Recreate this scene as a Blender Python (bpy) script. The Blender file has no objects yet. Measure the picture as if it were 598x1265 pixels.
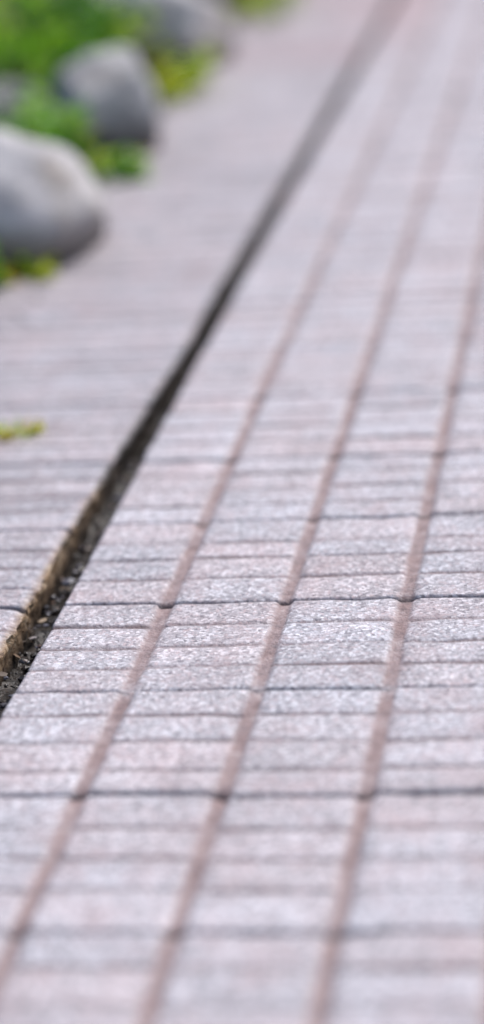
import bpy, math, random
import numpy as np
from mathutils import Matrix, Vector
random.seed(7); rng = np.random.default_rng(11)
S = bpy.context.scene
S.view_settings.view_transform='Standard'; S.view_settings.look='None'; S.view_settings.exposure=0

# ---------------- helpers ----------------
def vn(x,y,seed=0):
    x=np.asarray(x,float); y=np.asarray(y,float)
    xi=np.floor(x).astype(np.int64); yi=np.floor(y).astype(np.int64)
    fx=x-xi; fy=y-yi; fx=fx*fx*(3-2*fx); fy=fy*fy*(3-2*fy)
    def h(a,b):
        n=(a*374761393+b*668265263+seed*1274126177)&0xffffffff
        n=((n^(n>>13))*1274126177)&0xffffffff
        return ((n^(n>>16))&0xffff)/65535.0
    return (h(xi,yi)*(1-fx)+h(xi+1,yi)*fx)*(1-fy)+(h(xi,yi+1)*(1-fx)+h(xi+1,yi+1)*fx)*fy
def fbm(x,y,seed=0,o=3):
    s=0;a=.5
    for i in range(o):
        s=s+a*vn(x*2**i,y*2**i,seed+i*17); a*=.5
    return s/(1-.5**o)
def sstep(a,b,x):
    t=np.clip((x-a)/(b-a),0,1); return t*t*(3-2*t)

def grid_mesh(name,X,Y,Z,cols,mat,parent=None):
    ny,nx=X.shape
    me=bpy.data.meshes.new(name)
    n=nx*ny; me.vertices.add(n)
    me.vertices.foreach_set('co',np.stack([X,Y,Z],-1).astype(np.float32).ravel())
    idx=np.arange(n).reshape(ny,nx)
    f=np.stack([idx[:-1,:-1],idx[:-1,1:],idx[1:,1:],idx[1:,:-1]],-1).reshape(-1,4)
    me.loops.add(f.size); me.loops.foreach_set('vertex_index',f.ravel().astype(np.int32))
    me.polygons.add(len(f)); me.polygons.foreach_set('loop_start',(np.arange(len(f))*4).astype(np.int32))
    me.update(calc_edges=True)
    me.polygons.foreach_set('use_smooth',np.ones(len(f),dtype=bool))
    for k,v in cols.items():
        a=me.color_attributes.new(k,'FLOAT_COLOR','POINT')
        a.data.foreach_set('color',v.astype(np.float32).ravel())
    me.validate(); me.update()
    ob=bpy.data.objects.new(name,me); S.collection.objects.link(ob)
    me.materials.append(mat)
    if parent: ob.parent=parent
    return ob

def pymesh(name,verts,faces,mat,smooth=True,rnd=None):
    me=bpy.data.meshes.new(name); me.from_pydata(verts,[],faces); me.update()
    if smooth: me.polygons.foreach_set('use_smooth',[True]*len(me.polygons))
    if rnd is not None:
        a=me.color_attributes.new('rnd','FLOAT_COLOR','POINT')
        a.data.foreach_set('color',np.asarray(rnd,dtype=np.float32).ravel())
    me.materials.append(mat)
    ob=bpy.data.objects.new(name,me); S.collection.objects.link(ob); return ob

class NT:
    def __init__(s,name):
        s.m=bpy.data.materials.new(name); s.m.use_nodes=True; s.t=s.m.node_tree; s.t.nodes.clear()
        s.out=s.n('ShaderNodeOutputMaterial'); s.b=s.n('ShaderNodeBsdfPrincipled')
        s.l(s.b.outputs[0],s.out.inputs[0]); s.geo=s.n('ShaderNodeNewGeometry')
    def n(s,t,**k):
        x=s.t.nodes.new(t)
        for a,b in k.items(): setattr(x,a,b)
        return x
    def l(s,a,b): s.t.links.new(a,b)
    def noise(s,scale,detail=4,rough=.55,vec=None):
        x=s.n('ShaderNodeTexNoise'); x.inputs['Scale'].default_value=scale; x.inputs['Detail'].default_value=detail
        x.inputs['Roughness'].default_value=rough; s.l(vec or s.geo.outputs['Position'],x.inputs['Vector']); return x.outputs['Fac']
    def vor(s,scale,feat='F1',out='Color'):
        x=s.n('ShaderNodeTexVoronoi',feature=feat); x.inputs['Scale'].default_value=scale
        s.l(s.geo.outputs['Position'],x.inputs['Vector']); return x.outputs[out]
    def ramp(s,fac,stops,interp='LINEAR'):
        r=s.n('ShaderNodeValToRGB'); cr=r.color_ramp; cr.interpolation=interp
        while len(cr.elements)>1: cr.elements.remove(cr.elements[0])
        cr.elements[0].position=stops[0][0]; cr.elements[0].color=(*stops[0][1],1)
        for p,c in stops[1:]:
            e=cr.elements.new(p); e.color=(*c,1)
        s.l(fac,r.inputs[0]); return r.outputs[0]
    def mix(s,f,a,b,mode='MIX'):
        x=s.n('ShaderNodeMix',data_type='RGBA',blend_type=mode)
        for v,i in ((f,0),(a,6),(b,7)):
            if isinstance(v,(int,float)): x.inputs[i].default_value=v
            elif isinstance(v,tuple): x.inputs[i].default_value=(*v,1)
            else: s.l(v,x.inputs[i])
        return x.outputs[2]
    def math(s,op,a,b=0.0,c=None):
        x=s.n('ShaderNodeMath',operation=op)
        for i,v in enumerate((a,b) if c is None else (a,b,c)):
            if isinstance(v,(int,float)): x.inputs[i].default_value=v
            else: s.l(v,x.inputs[i])
        return x.outputs[0]
    def bump(s,h,strength,dist):
        x=s.n('ShaderNodeBump'); x.inputs['Strength'].default_value=strength; x.inputs['Distance'].default_value=dist
        s.l(h,x.inputs['Height']); s.l(x.outputs[0],s.b.inputs['Normal'])
    def attr(s,name):
        a=s.n('ShaderNodeAttribute',attribute_name=name); sp=s.n('ShaderNodeSeparateColor'); s.l(a.outputs['Color'],sp.inputs[0])
        return sp.outputs[0],sp.outputs[1],sp.outputs[2],a.outputs['Alpha']

def g(v): return (v,v,v)

def paving_mat(name,warm=0.0,dark=1.0,streak=False):
    M=NT(name)
    lg,mi,ma,ed=M.attr('mask'); r1,r2,r3,r4=M.attr('brick')
    c1=M.vor(380); s1=M.n('ShaderNodeSeparateColor'); M.l(c1,s1.inputs[0])
    k=dark
    grain=M.ramp(s1.outputs[0],[(0,(.14*k,.13*k,.145*k)),(.09,(.31*k,.295*k,.31*k)),(.30,(.43*k,.42*k,.44*k)),(.50,(.55*k,.45*k,.455*k)),(.60,(.57*k,.555*k,.585*k)),(.81,(.90*k,.89*k,.915*k))],'CONSTANT')
    n1=M.noise(210,5,.75)
    base=M.mix(M.ramp(n1,[(.38,g(0)),(.62,g(1))]),(.385*k,.365*k,.39*k),(.72*k,.70*k,.735*k))
    col=M.mix(.6,base,grain)
    tint=M.ramp(r1,[(0,(.98,.98,1.01)),(.5,(1.0,.985,1.005)),(1,(1.02,.96,.965))])
    col=M.mix(1.0,col,tint,'MULTIPLY')
    col=M.mix(1.0,col,M.ramp(r2,[(0,g(.94)),(1,g(1.04))]),'MULTIPLY')
    st=M.ramp(M.noise(20,5,.65),[(.45,g(0)),(.68,g(1))])
    col=M.mix(M.math('MULTIPLY',st,.32),col,(.52*k,.355*k,.355*k))
    gr=M.ramp(M.noise(9,6,.7),[(.33,g(.80)),(.68,g(1.06))])
    col=M.mix(1.0,col,gr,'MULTIPLY')
    if streak:
        mp=M.n('ShaderNodeMapping'); mp.inputs['Scale'].default_value=(5,75,1); M.l(M.geo.outputs['Position'],mp.inputs['Vector'])
        sk=M.ramp(M.noise(1.0,5,.7,vec=mp.outputs[0]),[(.34,(.60,.57,.58)),(.52,g(1.0)),(.7,g(1.07))])
        col=M.mix(1.0,col,sk,'MULTIPLY')
    col=M.mix(r3,col,M.mix(.5,col,(.40,.22,.22)))
    # grooves
    ln=M.ramp(M.noise(65,6,.75),[(.3,(.13,.085,.082)),(.46,(.26,.175,.167)),(.6,(.35,.255,.245)),(.74,(.55,.49,.48))])
    lf=M.ramp(M.noise(28,4,.6),[(.3,g(1)),(.7,g(.75))])
    col=M.mix(M.math('MULTIPLY',lg,lf),col,ln)
    mn=M.ramp(M.noise(55,4,.6),[(.3,(.09,.07,.074)),(.7,(.26,.18,.18))])
    col=M.mix(M.math('MULTIPLY',mi,M.ramp(M.noise(16,3),[(.3,g(.5)),(.6,g(1))])),col,mn)
    mj=M.ramp(M.noise(60,4,.6),[(.35,(.022,.024,.021)),(.7,(.11,.09,.085))])
    col=M.mix(M.math('MULTIPLY',ma,M.ramp(M.noise(11,3),[(.3,g(.6)),(.5,g(1))])),col,mj)
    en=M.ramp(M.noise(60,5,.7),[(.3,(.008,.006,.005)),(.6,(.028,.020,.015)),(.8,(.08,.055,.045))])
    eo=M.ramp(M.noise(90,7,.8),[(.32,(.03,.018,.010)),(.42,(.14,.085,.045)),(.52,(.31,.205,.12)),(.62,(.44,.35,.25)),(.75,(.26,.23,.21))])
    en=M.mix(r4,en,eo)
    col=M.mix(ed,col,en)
    M.l(col,M.b.inputs['Base Color'])
    M.b.inputs['Roughness'].default_value=.6
    M.b.inputs['Specular IOR Level'].default_value=.35
    h=M.math('ADD',M.math('MULTIPLY',M.noise(420,3,.6),.7),M.math('MULTIPLY',M.noise(120,3),.7))
    M.bump(h,1.0,.0018)
    return M.m

# ---------------- pavement ----------------
def subdivs(lines,offs_near,maxstep):
    pts=[]
    for a,b in zip(lines[:-1],lines[1:]):
        pts.append(a)
        for o in offs_near:
            if o<(b-a)/2: pts.append(a+o)
        inner0=a+offs_near[-1]; inner1=b-offs_near[-1]
        n=max(1,int((inner1-inner0)/maxstep))
        for i in range(1,n): pts.append(inner0+(inner1-inner0)*i/n)
        for o in reversed(offs_near):
            if o<(b-a)/2: pts.append(b-o)
    pts.append(lines[-1]); return np.array(sorted(set(round(p,6) for p in pts)))

def make_rows(known,y0,y1,pitch,seed=1):
    r=random.Random(seed); maj=list(known)
    while maj[0]>y0: maj.insert(0,maj[0]-pitch*(1+r.uniform(-.05,.05)))
    while maj[-1]<y1: maj.append(maj[-1]+pitch*(1+r.uniform(-.05,.05)))
    rows=[];kind=[]
    for a,b in zip(maj[:-1],maj[1:]):
        rows.append(a);kind.append(1)
        for q in (.26,.51,.73):
            rows.append(a+(b-a)*(q+r.uniform(-.035,.035)));kind.append(0)
    rows.append(maj[-1]);kind.append(1)
    return np.array(rows),np.array(kind)

MS={1.241:.6,1.420:.95,1.587:.42,1.756:1.0,1.940:.5,2.103:.95,2.292:1.0}
def build_paving(name,xg,x0,x1,rows,kind,mat,edge_side,warpx=None,majdepth=.006,seed=3,far=3.2,xstep=.02,drop=.034,lw=.0062):
    glines=[x0]+[q for q in xg if x0+.01<q<x1-.01]+[x1]
    xs=subdivs(glines,[.0018,.0036,.0054,.0074,.012],xstep)
    near=rows[rows<far]; farr=rows[rows>=far]
    ys=np.concatenate([subdivs(list(near)+[farr[0]],[.0011,.0021,.0032,.006],.012),subdivs(list(farr),[.0022,.004],.03)[1:]])
    if edge_side=='R':
        ex=np.arange(1.2,2.5,.003); ys=np.concatenate([ys,ex])
    xs=np.unique(xs); ys=np.unique(ys)
    dropv=np.zeros(len(xs)); edm=np.zeros(len(xs))
    if edge_side=='L':
        xs=np.concatenate([[x0]*4,xs]); dropv=np.concatenate([[drop,drop*.6,drop*.3,.0025],dropv]); edm=np.concatenate([[1,1,1,.8],edm]); edm[4]=.35
    else:
        xs=np.concatenate([xs,[x1]*6]); dropv=np.concatenate([dropv,[.0025,.007,.012,.018,.025,drop]]); edm=np.concatenate([edm,[1]*6]); edm[-7]=.95; edm[-8]=.8; edm[-9]=.5;edm[-10]=.2
    X,Y=np.meshgrid(xs,ys)
    D=np.broadcast_to(dropv,X.shape); E=np.broadcast_to(edm,X.shape).copy()
    if len(xg):
        xg=np.array(xg); j=np.abs(X[0][:,None]-xg[None,:]); dx=np.broadcast_to(j.min(1),X.shape)
        colidx=np.searchsorted(xg,X[0]); colidx=np.broadcast_to(colidx,X.shape)
    else:
        dx=np.full(X.shape,9.); colidx=np.floor((X-x0)/.13).astype(int)
    wl=lw*(.8+.45*fbm(X*20,Y*30,seed))
    lg=1-sstep(wl*.5,wl*1.3,dx)
    yy=ys; k=np.clip(np.searchsorted(rows,yy),1,len(rows)-1)
    d0=np.abs(yy-rows[k-1]); d1=np.abs(yy-rows[k]); pick=np.where(d0<d1,k-1,k); dy=np.minimum(d0,d1)
    isM=kind[pick]; DY=np.broadcast_to(dy[:,None],X.shape); PM=np.broadcast_to(isM[:,None],X.shape); PK=np.broadcast_to(pick[:,None],X.shape)
    rowidx=np.broadcast_to((k-1)[:,None],X.shape)
    wn=fbm(X*45,Y*3+PK*5.3,seed+5)
    wmn=.0024*(.5+1.0*wn)
    mi=(1-sstep(wmn*.4,wmn*1.6,DY))*(PM==0)
    wmj=.0023*(.55+.9*wn)*(1+.7*lg)
    ma=(1-sstep(wmj*.5,wmj*1.35,DY))*(PM==1)
    rs=np.clip(.55+.6*vn(np.arange(len(rows))*1.0,np.zeros(len(rows)),seed+13),0,1)
    if edge_side=='L':
        for q,v in MS.items(): rs[np.argmin(np.abs(rows-q))]=v
    mstr=rs[pick][:,None]*np.ones(X.shape)
    strength=vn(colidx*1.0+.0,PK*1.0,seed+9)*.55+.5
    mi=np.clip(mi*strength,0,1)
    pale=np.zeros(X.shape)
    if edge_side=='L':
        pale=np.exp(-((Y-1.587-.001)/.0055)**2)*(.5+.8*fbm(X*70,Y*90,8))+.6*np.exp(-((Y-3.02)/.01)**2)
        pale=np.clip(pale,0,1)*lg
    lg=lg*(1-.75*pale); ma=ma*(1-.8*pale)
    chip=sstep(.74,.86,vn(X*85,Y*120,seed+15))*(np.exp(-(DY/.0055)**2)*(PM==1)+.6*np.exp(-(DY/.0045)**2)*(PM==0)+np.exp(-((dx-wl)/.004)**2))
    chip=np.clip(chip,0,1)*(1-lg)
    z=-.0022*lg*(.7+.6*fbm(X*60,Y*60,seed+2)) -.0014*mi*(1-lg) - majdepth*ma*mstr-.0016*chip
    hb=(vn(colidx*1.,rowidx*1.,seed+21)-.5)*.0009
    z+=hb*(1-lg)+(fbm(X*30,Y*30,seed+31)-.5)*.0014+(fbm(X*2.5,Y*2.5,seed+33)-.5)*.004
    z-=D
    z-=.003*(E>0)*(D==0)*fbm(X*90,Y*90,seed+41)*2*E
    wx=(fbm(X*4,Y*7,seed+51)-.5)*.0035+(fbm(X*0+3.3,Y*55,seed+53,4)-.5)*.007*E*(D<.01)+(D>0)*(fbm(Y*75,D*140,seed+52,4)-.5)*.009
    wy=(vn(colidx*1.0,PK*1.,seed+61)-.5)*.0026*np.exp(-(DY/.012)**2)+(fbm(X*9,Y*4,seed+63)-.5)*.004
    mi=mi*(1-.6*lg); ma=ma*mstr; mi=np.maximum(mi,chip*.5)
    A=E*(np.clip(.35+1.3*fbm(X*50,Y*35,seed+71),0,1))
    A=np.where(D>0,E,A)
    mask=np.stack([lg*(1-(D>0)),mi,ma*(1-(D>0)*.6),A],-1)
    if edge_side=='R': red=sstep(4.22,4.32,Y)*.8*vn(X*6,Y*4,seed+91)+.5*np.exp(-((Y-4.27)/.05)**2)
    else: red=sstep(4.0,4.8,Y)*np.exp(-((X+.45)/.07)**2)
    ochre=(1-sstep(1.84,2.12,Y+.25*(fbm(Y*30,X*0,4)-.5)))*(1.0 if edge_side=='R' else .3)*np.clip(1.15-D/.020,0,1)+.25*red
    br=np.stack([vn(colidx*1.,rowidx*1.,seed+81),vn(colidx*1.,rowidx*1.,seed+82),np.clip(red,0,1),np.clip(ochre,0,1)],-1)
    Xw=X+wx
    if warpx is not None: Xw=Xw+warpx(X,Y)
    return grid_mesh(name,Xw,Y+wy,z,{'mask':mask,'brick':br},mat)

m_pav=paving_mat('granite_paving'); m_pav2=paving_mat('granite_paving_old',dark=.95,streak=True)
rows,kind=make_rows([1.241,1.420,1.587,1.756,1.940,2.103,2.292],.5,8.0,.175)
xg=[-.380+.096*i for i in range(0,22)]
pav=build_paving('pavement',xg,-.465,1.70,rows,kind,m_pav,'L')
rows2,kind2=make_rows([1.752,1.927,2.10],.5,8.0,.175,seed=5)
def taper(X,Y): return (-.001-.004*(1-sstep(1.85,2.5,Y))+.0045*np.clip((Y-1.7)/1.2,0,2))*((X+.76)/.27)
kerb=build_paving('path',[],-.76,-.4895,rows2,kind2,m_pav2,'R',warpx=taper,seed=103,xstep=.012)
kerb.location.z=.001

# ---------------- gutter floor ----------------
M=NT('dirt_wet'); 
M.l(M.ramp(M.noise(120,6,.75),[(.3,(.007,.005,.004)),(.5,(.022,.017,.014)),(.64,(.06,.045,.036)),(.76,(.14,.11,.09))]),M.b.inputs['Base Color'])
M.b.inputs['Roughness'].default_value=.45; M.bump(M.noise(250,4),.8,.003); m_dirt=M.m
ys=np.arange(.5,8,.004); xs=np.linspace(-.52,-.44,22); X,Y=np.meshgrid(xs,ys)
Z=-.028+(fbm(X*90,Y*90,5)-.5)*.014+(fbm(X*8,Y*12,6)-.5)*.014
gut=grid_mesh('drainage_gap',X,Y,Z,{},m_dirt)

import bmesh
def ico(sub):
    bm=bmesh.new(); bmesh.ops.create_icosphere(bm,subdivisions=sub,radius=1)
    v=np.array([p.co[:] for p in bm.verts]); f=[[q.index for q in p.verts] for p in bm.faces]; bm.free(); return v,f
iv,iF=ico(1)
V=[];F=[];C=[]
for i in range(2600):
    y=.9+rng.random()**1.5*4.5; x=-.478+rng.uniform(-.0175,.0155)
    if vn(y*14,0.5,3)<.25: continue
    s=rng.uniform(.0007,.0026)*(1 if rng.random()<.93 else 2.3)
    sc=np.array([s*rng.uniform(.7,1.6),s*rng.uniform(.7,1.6),s*rng.uniform(.4,.9)])
    P=iv*(1+rng.uniform(-.3,.3,(len(iv),1)))*sc
    a=rng.uniform(0,6.28); c,d=math.cos(a),math.sin(a); P=P@np.array([[c,-d,0],[d,c,0],[0,0,1]])
    z=-.026+rng.uniform(-.002,.004)
    o=len(V); V+= (P+[x,y,z]).tolist(); F+=[[o+q for q in f] for f in iF]; r=rng.random(); C+=[[r,rng.random(),0,1]]*len(iv)
M=NT('gravel_mix'); r1,r2,_,_=M.attr('rnd')
M.l(M.ramp(r1,[(0,(.012,.010,.009)),(.45,(.04,.032,.03)),(.7,(.08,.08,.10)),(.84,(.20,.20,.25)),(.9,(.15,.08,.04)),(1,(.45,.44,.47))]),M.b.inputs['Base Color'])
M.b.inputs['Roughness'].default_value=.3; M.bump(M.noise(500,3),.4,.001)
pymesh('gravel',V,F,M.m,smooth=False,rnd=C)

def flakes(name,pts,mat,smin,smax,flat=.5):
    V=[];F=[];C=[]
    for (x,y,z) in pts:
        s=random.uniform(smin,smax); w=s*random.uniform(.3,.6)
        R=Matrix.Rotation(random.uniform(0,6.28),3,'Z')@Matrix.Rotation(random.uniform(-flat,flat),3,'X')@Matrix.Rotation(random.uniform(-flat,flat),3,'Y')
        cu=random.uniform(-.3,.5)*s
        loc=[(-s,0,0),(-.4*s,w,cu*.6),(.4*s,w*.9,cu*.5),(s,0,0),(.4*s,-w*.9,cu*.5),(-.4*s,-w,cu*.6),(-.4*s,0,0),(.4*s,0,0)]
        o=len(V); r=random.random()
        for p in loc:
            q=R@Vector(p); V.append((x+q.x,y+q.y,z+q.z)); C.append((r,random.random(),0,1))
        F+=[[o,o+6,o+1],[o+1,o+6,o+7,o+2],[o+2,o+7,o+3],[o,o+5,o+6],[o+5,o+4,o+7,o+6],[o+4,o+3,o+7]]
    return pymesh(name,V,F,mat,smooth=False,rnd=C)
M=NT('dry_leaf'); r1,_,_,_=M.attr('rnd')
M.l(M.ramp(r1,[(0,(.025,.014,.01)),(.55,(.07,.04,.022)),(.85,(.20,.12,.065)),(1,(.42,.34,.26))]),M.b.inputs['Base Color']); M.b.inputs['Roughness'].default_value=.6
m_dry=M.m
pts=[(-.479+random.uniform(-.016,.013),random.uniform(1.2,4.5),-.023+random.uniform(-.003,.004)) for i in range(110)]
pts+=[(-.493+random.uniform(-.003,.004),random.uniform(1.4,1.75),-.014+random.uniform(-.008,.008)) for i in range(22)]
pts+=[(random.uniform(-.80,-.70),random.uniform(2.2,5.5),.003) for i in range(260)]
flakes('leaf_litter',pts,m_dry,.0015,.006,.6)

# ---------------- ground + bed ----------------
M=NT('ground_soil_grass')
M.l(M.ramp(M.noise(1.5,6,.65),[(.35,(.06,.09,.025)),(.55,(.09,.10,.04)),(.7,(.14,.11,.07))]),M.b.inputs['Base Color']); M.b.inputs['Roughness'].default_value=.95
M.bump(M.noise(40,4),.6,.02)
pymesh('ground',[(-600,-600,-.06),(600,-600,-.06),(600,600,-.06),(-600,600,-.06)],[[0,1,2,3]],M.m)
M=NT('soil')
M.l(M.ramp(M.noise(22,7,.75),[(.3,(.06,.042,.035)),(.5,(.19,.14,.12)),(.7,(.36,.29,.26))]),M.b.inputs['Base Color']); M.b.inputs['Roughness'].default_value=.95
M.bump(M.noise(90,5,.7),.9,.01); m_soil=M.m
xs=np.linspace(-4,-.735,150); ys=np.linspace(.3,9,360); X,Y=np.meshgrid(xs,ys)
Z=-.012+(fbm(X*7,Y*7,77)-.5)*.035+.08*sstep(.85,1.9,-X)
Z=np.where(X>-.78,np.minimum(Z,-.008),Z)
Z=np.where(X>-.75,-.03,Z)
grid_mesh('planting_bed',X,Y,Z,{},m_soil)

# ---------------- rocks ----------------
def rock_mat(name,tone,warm):
    M=NT(name)
    a=M.ramp(M.noise(18,7,.65),[(.3,(.28*tone*warm,.28*tone,.29*tone)),(.5,(.45*tone*warm,.445*tone,.455*tone)),(.7,(.62*tone*warm,.61*tone,.605*tone))])
    sp=M.ramp(M.noise(260,3,.7),[(.35,g(.65)),(.6,g(1.06))])
    a=M.mix(1.0,a,sp,'MULTIPLY')
    st=M.ramp(M.noise(10,6,.7),[(.50,g(0)),(.66,g(.75))]); a=M.mix(st,a,(.25*tone,.205*tone,.165*tone))
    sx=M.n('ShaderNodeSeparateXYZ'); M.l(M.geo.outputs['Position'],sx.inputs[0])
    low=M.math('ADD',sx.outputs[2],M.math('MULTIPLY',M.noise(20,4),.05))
    a=M.mix(M.ramp(low,[(.035,g(.9)),(.095,g(0))]),a,(.06,.048,.04))  # shaded underside painted in: rock colour turns dark brown near the ground
    M.l(a,M.b.inputs['Base Color']); M.b.inputs['Roughness'].default_value=.75
    M.bump(M.noise(45,6,.65),.7,.012); return M.m
m_r=[rock_mat('granite_boulder',1.0,1.0),rock_mat('granite_boulder_pale',1.12,1.03),rock_mat('granite_boulder_grey',.97,1.01)]
rv,rf=ico(5)
def rock(pos,rad,rotz,seed,mat,tilt=0,cut=.62,nf=10):
    r=np.random.default_rng(seed)
    P=rv.copy()
    for k in range(nf):
        n=r.normal(size=3); n/=np.linalg.norm(n); d=r.uniform(cut,.9)
        t=P@n-d; P=P-np.outer(np.where(t>0,t*.85,0),n)
    nz=np.zeros(len(P))
    for k in range(12):
        w=r.normal(size=3)*r.uniform(1.5,6); nz+=np.sin(P@w+r.uniform(0,6.28))/ (1+np.linalg.norm(w))*.14
    P=P*(1+nz[:,None]); P=P*np.array(rad)
    R=np.array(Matrix.Rotation(rotz,3,'Z')@Matrix.Rotation(tilt,3,'Y')); P=P@R.T
    ob=pymesh('rock',P.tolist(),rf,mat); ob.location=pos; return ob
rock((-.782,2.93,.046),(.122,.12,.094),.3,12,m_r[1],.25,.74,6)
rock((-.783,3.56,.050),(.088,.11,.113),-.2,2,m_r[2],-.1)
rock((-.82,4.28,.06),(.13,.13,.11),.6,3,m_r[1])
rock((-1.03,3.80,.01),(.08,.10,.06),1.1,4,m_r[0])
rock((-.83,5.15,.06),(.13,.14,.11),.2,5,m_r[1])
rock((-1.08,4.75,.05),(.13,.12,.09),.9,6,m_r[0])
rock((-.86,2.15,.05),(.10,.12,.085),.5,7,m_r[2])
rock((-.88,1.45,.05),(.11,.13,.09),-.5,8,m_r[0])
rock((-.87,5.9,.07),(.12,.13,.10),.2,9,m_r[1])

# ---------------- plants ----------------
def leaf_mat(name,stops):
    M=NT(name); r1,r2,_,_=M.attr('rnd')
    c=M.ramp(r1,stops); M.l(c,M.b.inputs['Base Color']); M.b.inputs['Roughness'].default_value=.4
    tr=M.n('ShaderNodeBsdfTranslucent'); c2=M.mix(1.0,c,(1.6,1.6,.6),'MULTIPLY'); M.l(c2,tr.inputs[0])
    mx=M.n('ShaderNodeMixShader'); mx.inputs[0].default_value=.42; M.l(M.b.outputs[0],mx.inputs[1]); M.l(tr.outputs[0],mx.inputs[2]); M.l(mx.outputs[0],M.out.inputs[0]); return M.m
m_leaf=leaf_mat('leaf_green',[(0,(.02,.085,.008)),(.3,(.06,.21,.015)),(.6,(.17,.40,.03)),(.85,(.38,.56,.06)),(1,(.50,.47,.16))])
m_leafy=leaf_mat('leaf_lime',[(0,(.14,.27,.01)),(.4,(.34,.50,.02)),(.75,(.54,.58,.04)),(1,(.52,.30,.09))])
def plant(name,pos,rad,h,n,mat,ls=(.011,.024),seed=0,blades=0):
    r=random.Random(seed); V=[];F=[];C=[]
    def leaf(p,dirv,s,w,rr):
        d=Vector(dirv).normalized(); side=d.cross(Vector((r.uniform(-.3,.3),r.uniform(-.3,.3),1))).normalized(); up=side.cross(d)
        o=len(V)
        pts=[p,p+d*s*.35+side*w-up*-.1*s,p+d*s*.7+side*w*.8,p+d*s-up*.25*s,p+d*s*.7-side*w*.8,p+d*s*.35-side*w+up*.1*s,p+d*s*.5-up*.12*s]
        for q in pts: V.append(tuple(q)); C.append((rr,r.random(),0,1))
        F.extend([[o,o+1,o+6],[o+1,o+2,o+6],[o+2,o+3,o+6],[o+3,o+4,o+6],[o+4,o+5,o+6],[o+5,o,o+6]])
    def stem(a,b,t,rr):
        o=len(V); e=Vector((t,0,0)); e2=Vector((0,t,0))
        for q in (a-e,a+e,a+e2,b-e*.5,b+e*.5,b+e2*.5): V.append(tuple(q)); C.append((rr,0,0,1))
        F.extend([[o,o+1,o+4,o+3],[o+1,o+2,o+5,o+4],[o+2,o,o+3,o+5]])
    ns=max(4,n//14)
    for i in range(ns):
        a=r.uniform(0,6.283); q=math.sqrt(r.random()); bx=Vector((math.cos(a)*rad[0]*q*.8,math.sin(a)*rad[1]*q*.8,-.01))
        hh=h*(1-.55*q*q)*r.uniform(.3,1.15); tip=bx+Vector((math.cos(a)*.35*hh+r.uniform(-.3,.3)*hh,math.sin(a)*.35*hh+r.uniform(-.3,.3)*hh,hh+.01))
        cl=r.random(); stem(bx,tip,.0011,cl*.4)
        for j in range(max(4,n//ns)):
            t=r.uniform(.25,1)**.8; p=bx.lerp(tip,t); an=r.uniform(0,6.28)
            s=r.uniform(*ls); rr=min(1,max(0,.75*cl+.25*r.random()*(.4+.6*t)+.05*t))
            leaf(p,(math.cos(an),math.sin(an),r.uniform(-.2,.8)),s,s*r.uniform(.28,.45),rr)
    for i in range(blades):
        a=r.uniform(0,6.283); b=Vector((r.uniform(-1,1)*rad[0]*.5,r.uniform(-1,1)*rad[1]*.5,-.003)); L=h*r.uniform(.8,1.6); lean=r.uniform(.3,1.3)
        w=.0016; rr=r.random(); o=len(V); side=Vector((-math.sin(a),math.cos(a),0))*w
        for k in range(5):
            t=k/4; c=b+Vector((math.cos(a)*lean*t*t*L,math.sin(a)*lean*t*t*L,L*t*(1-.3*t*lean)))
            V.append(tuple(c+side*(1-t*.9))); V.append(tuple(c-side*(1-t*.9))); C.extend([(rr,0,0,1)]*2)
        for k in range(4): F.append([o+2*k,o+2*k+1,o+2*k+3,o+2*k+2])
    ob=pymesh(name,V,F,mat,smooth=False,rnd=C); ob.location=pos; return ob
GP='ground_cover_plant'
plant(GP,(-.90,3.32,0),(.12,.13,0),.16,900,m_leaf,(.014,.032),seed=1)
plant(GP,(-.735,3.35,0),(.05,.07,0),.045,210,m_leaf,seed=2)
plant(GP,(-1.03,4.10,.02),(.16,.20,0),.21,850,m_leaf,(.020,.042),seed=3)
plant(GP,(-.91,3.90,0),(.08,.08,0),.19,330,m_leaf,(.016,.034),seed=4)
plant(GP,(-.75,4.0,0),(.05,.12,0),.085,260,m_leafy,seed=5)
plant(GP,(-.725,4.85,0),(.07,.16,0),.12,360,m_leafy,seed=6)
plant(GP,(-.81,2.77,0),(.06,.05,0),.055,200,m_leaf,seed=7)
plant('weed',(-.725,2.80,0),(.04,.045,0),.03,150,m_leafy,(.008,.016),seed=8,blades=12)
plant('weed',(-.61,2.19,0),(.045,.014,0),.018,80,m_leafy,(.007,.013),seed=9,blades=40)
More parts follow.
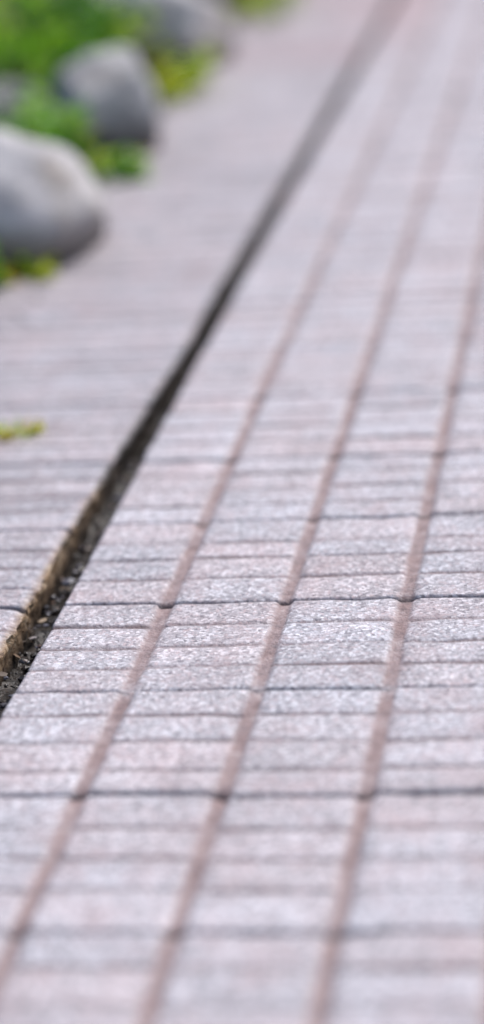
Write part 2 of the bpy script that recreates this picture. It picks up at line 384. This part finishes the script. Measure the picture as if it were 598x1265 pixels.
plant(GP,(-1.00,3.1,0),(.10,.14,0),.16,500,m_leaf,(.016,.034),seed=10)
plant(GP,(-1.24,4.8,.03),(.22,.28,0),.28,1000,m_leaf,(.024,.046),seed=11)
plant(GP,(-.97,4.8,0),(.08,.12,0),.20,350,m_leafy,(.016,.034),seed=12)
plant(GP,(-1.0,2.2,0),(.14,.2,0),.14,700,m_leaf,seed=13)
plant(GP,(-1.27,3.7,.03),(.18,.2,0),.24,900,m_leaf,(.014,.03),seed=14)
plant(GP,(-1.05,5.8,0),(.2,.25,0),.22,900,m_leaf,(.016,.034),seed=15)

# ---------------- light ----------------
W=bpy.data.worlds.new('World'); S.world=W; W.use_nodes=True; nt=W.node_tree
bg=nt.nodes['Background']; sky=nt.nodes.new('ShaderNodeTexSky'); sky.sky_type='NISHITA'; sky.sun_disc=False
el=math.radians(52); az=math.radians(40)
sky.sun_elevation=el; sky.sun_rotation=az; sky.dust_density=2.5; sky.air_density=1.0
nt.links.new(sky.outputs[0],bg.inputs[0]); bg.inputs[1].default_value=.15
sl=bpy.data.lights.new('sun','SUN'); sl.energy=3.35; sl.angle=math.radians(22); sl.color=(1,.955,.925)
so=bpy.data.objects.new('sun',sl); S.collection.objects.link(so)
sd=Vector((math.sin(az)*math.cos(el),math.cos(az)*math.cos(el),math.sin(el)))
so.rotation_euler=sd.to_track_quat('Z','Y').to_euler()

# ---------------- camera ----------------
cd=bpy.data.cameras.new('camera'); cam=bpy.data.objects.new('camera',cd); S.collection.objects.link(cam)
cd.sensor_fit='VERTICAL'; cd.sensor_height=36; cd.lens=85.4; cd.clip_end=2000; cd.clip_start=.05
d1=Vector((471,1132,-3000)).normalized(); c=(471+1132*.0276)/3000; d2=Vector((1,.0276,c)).normalized(); z=d2.cross(d1)
R=Matrix((d2,d1,z)); cam.matrix_world=Matrix.Translation((0,0,.72))@R.to_4x4()
cd.dof.use_dof=True; cd.dof.focus_distance=1.87; cd.dof.aperture_fstop=1.85
S.camera=cam
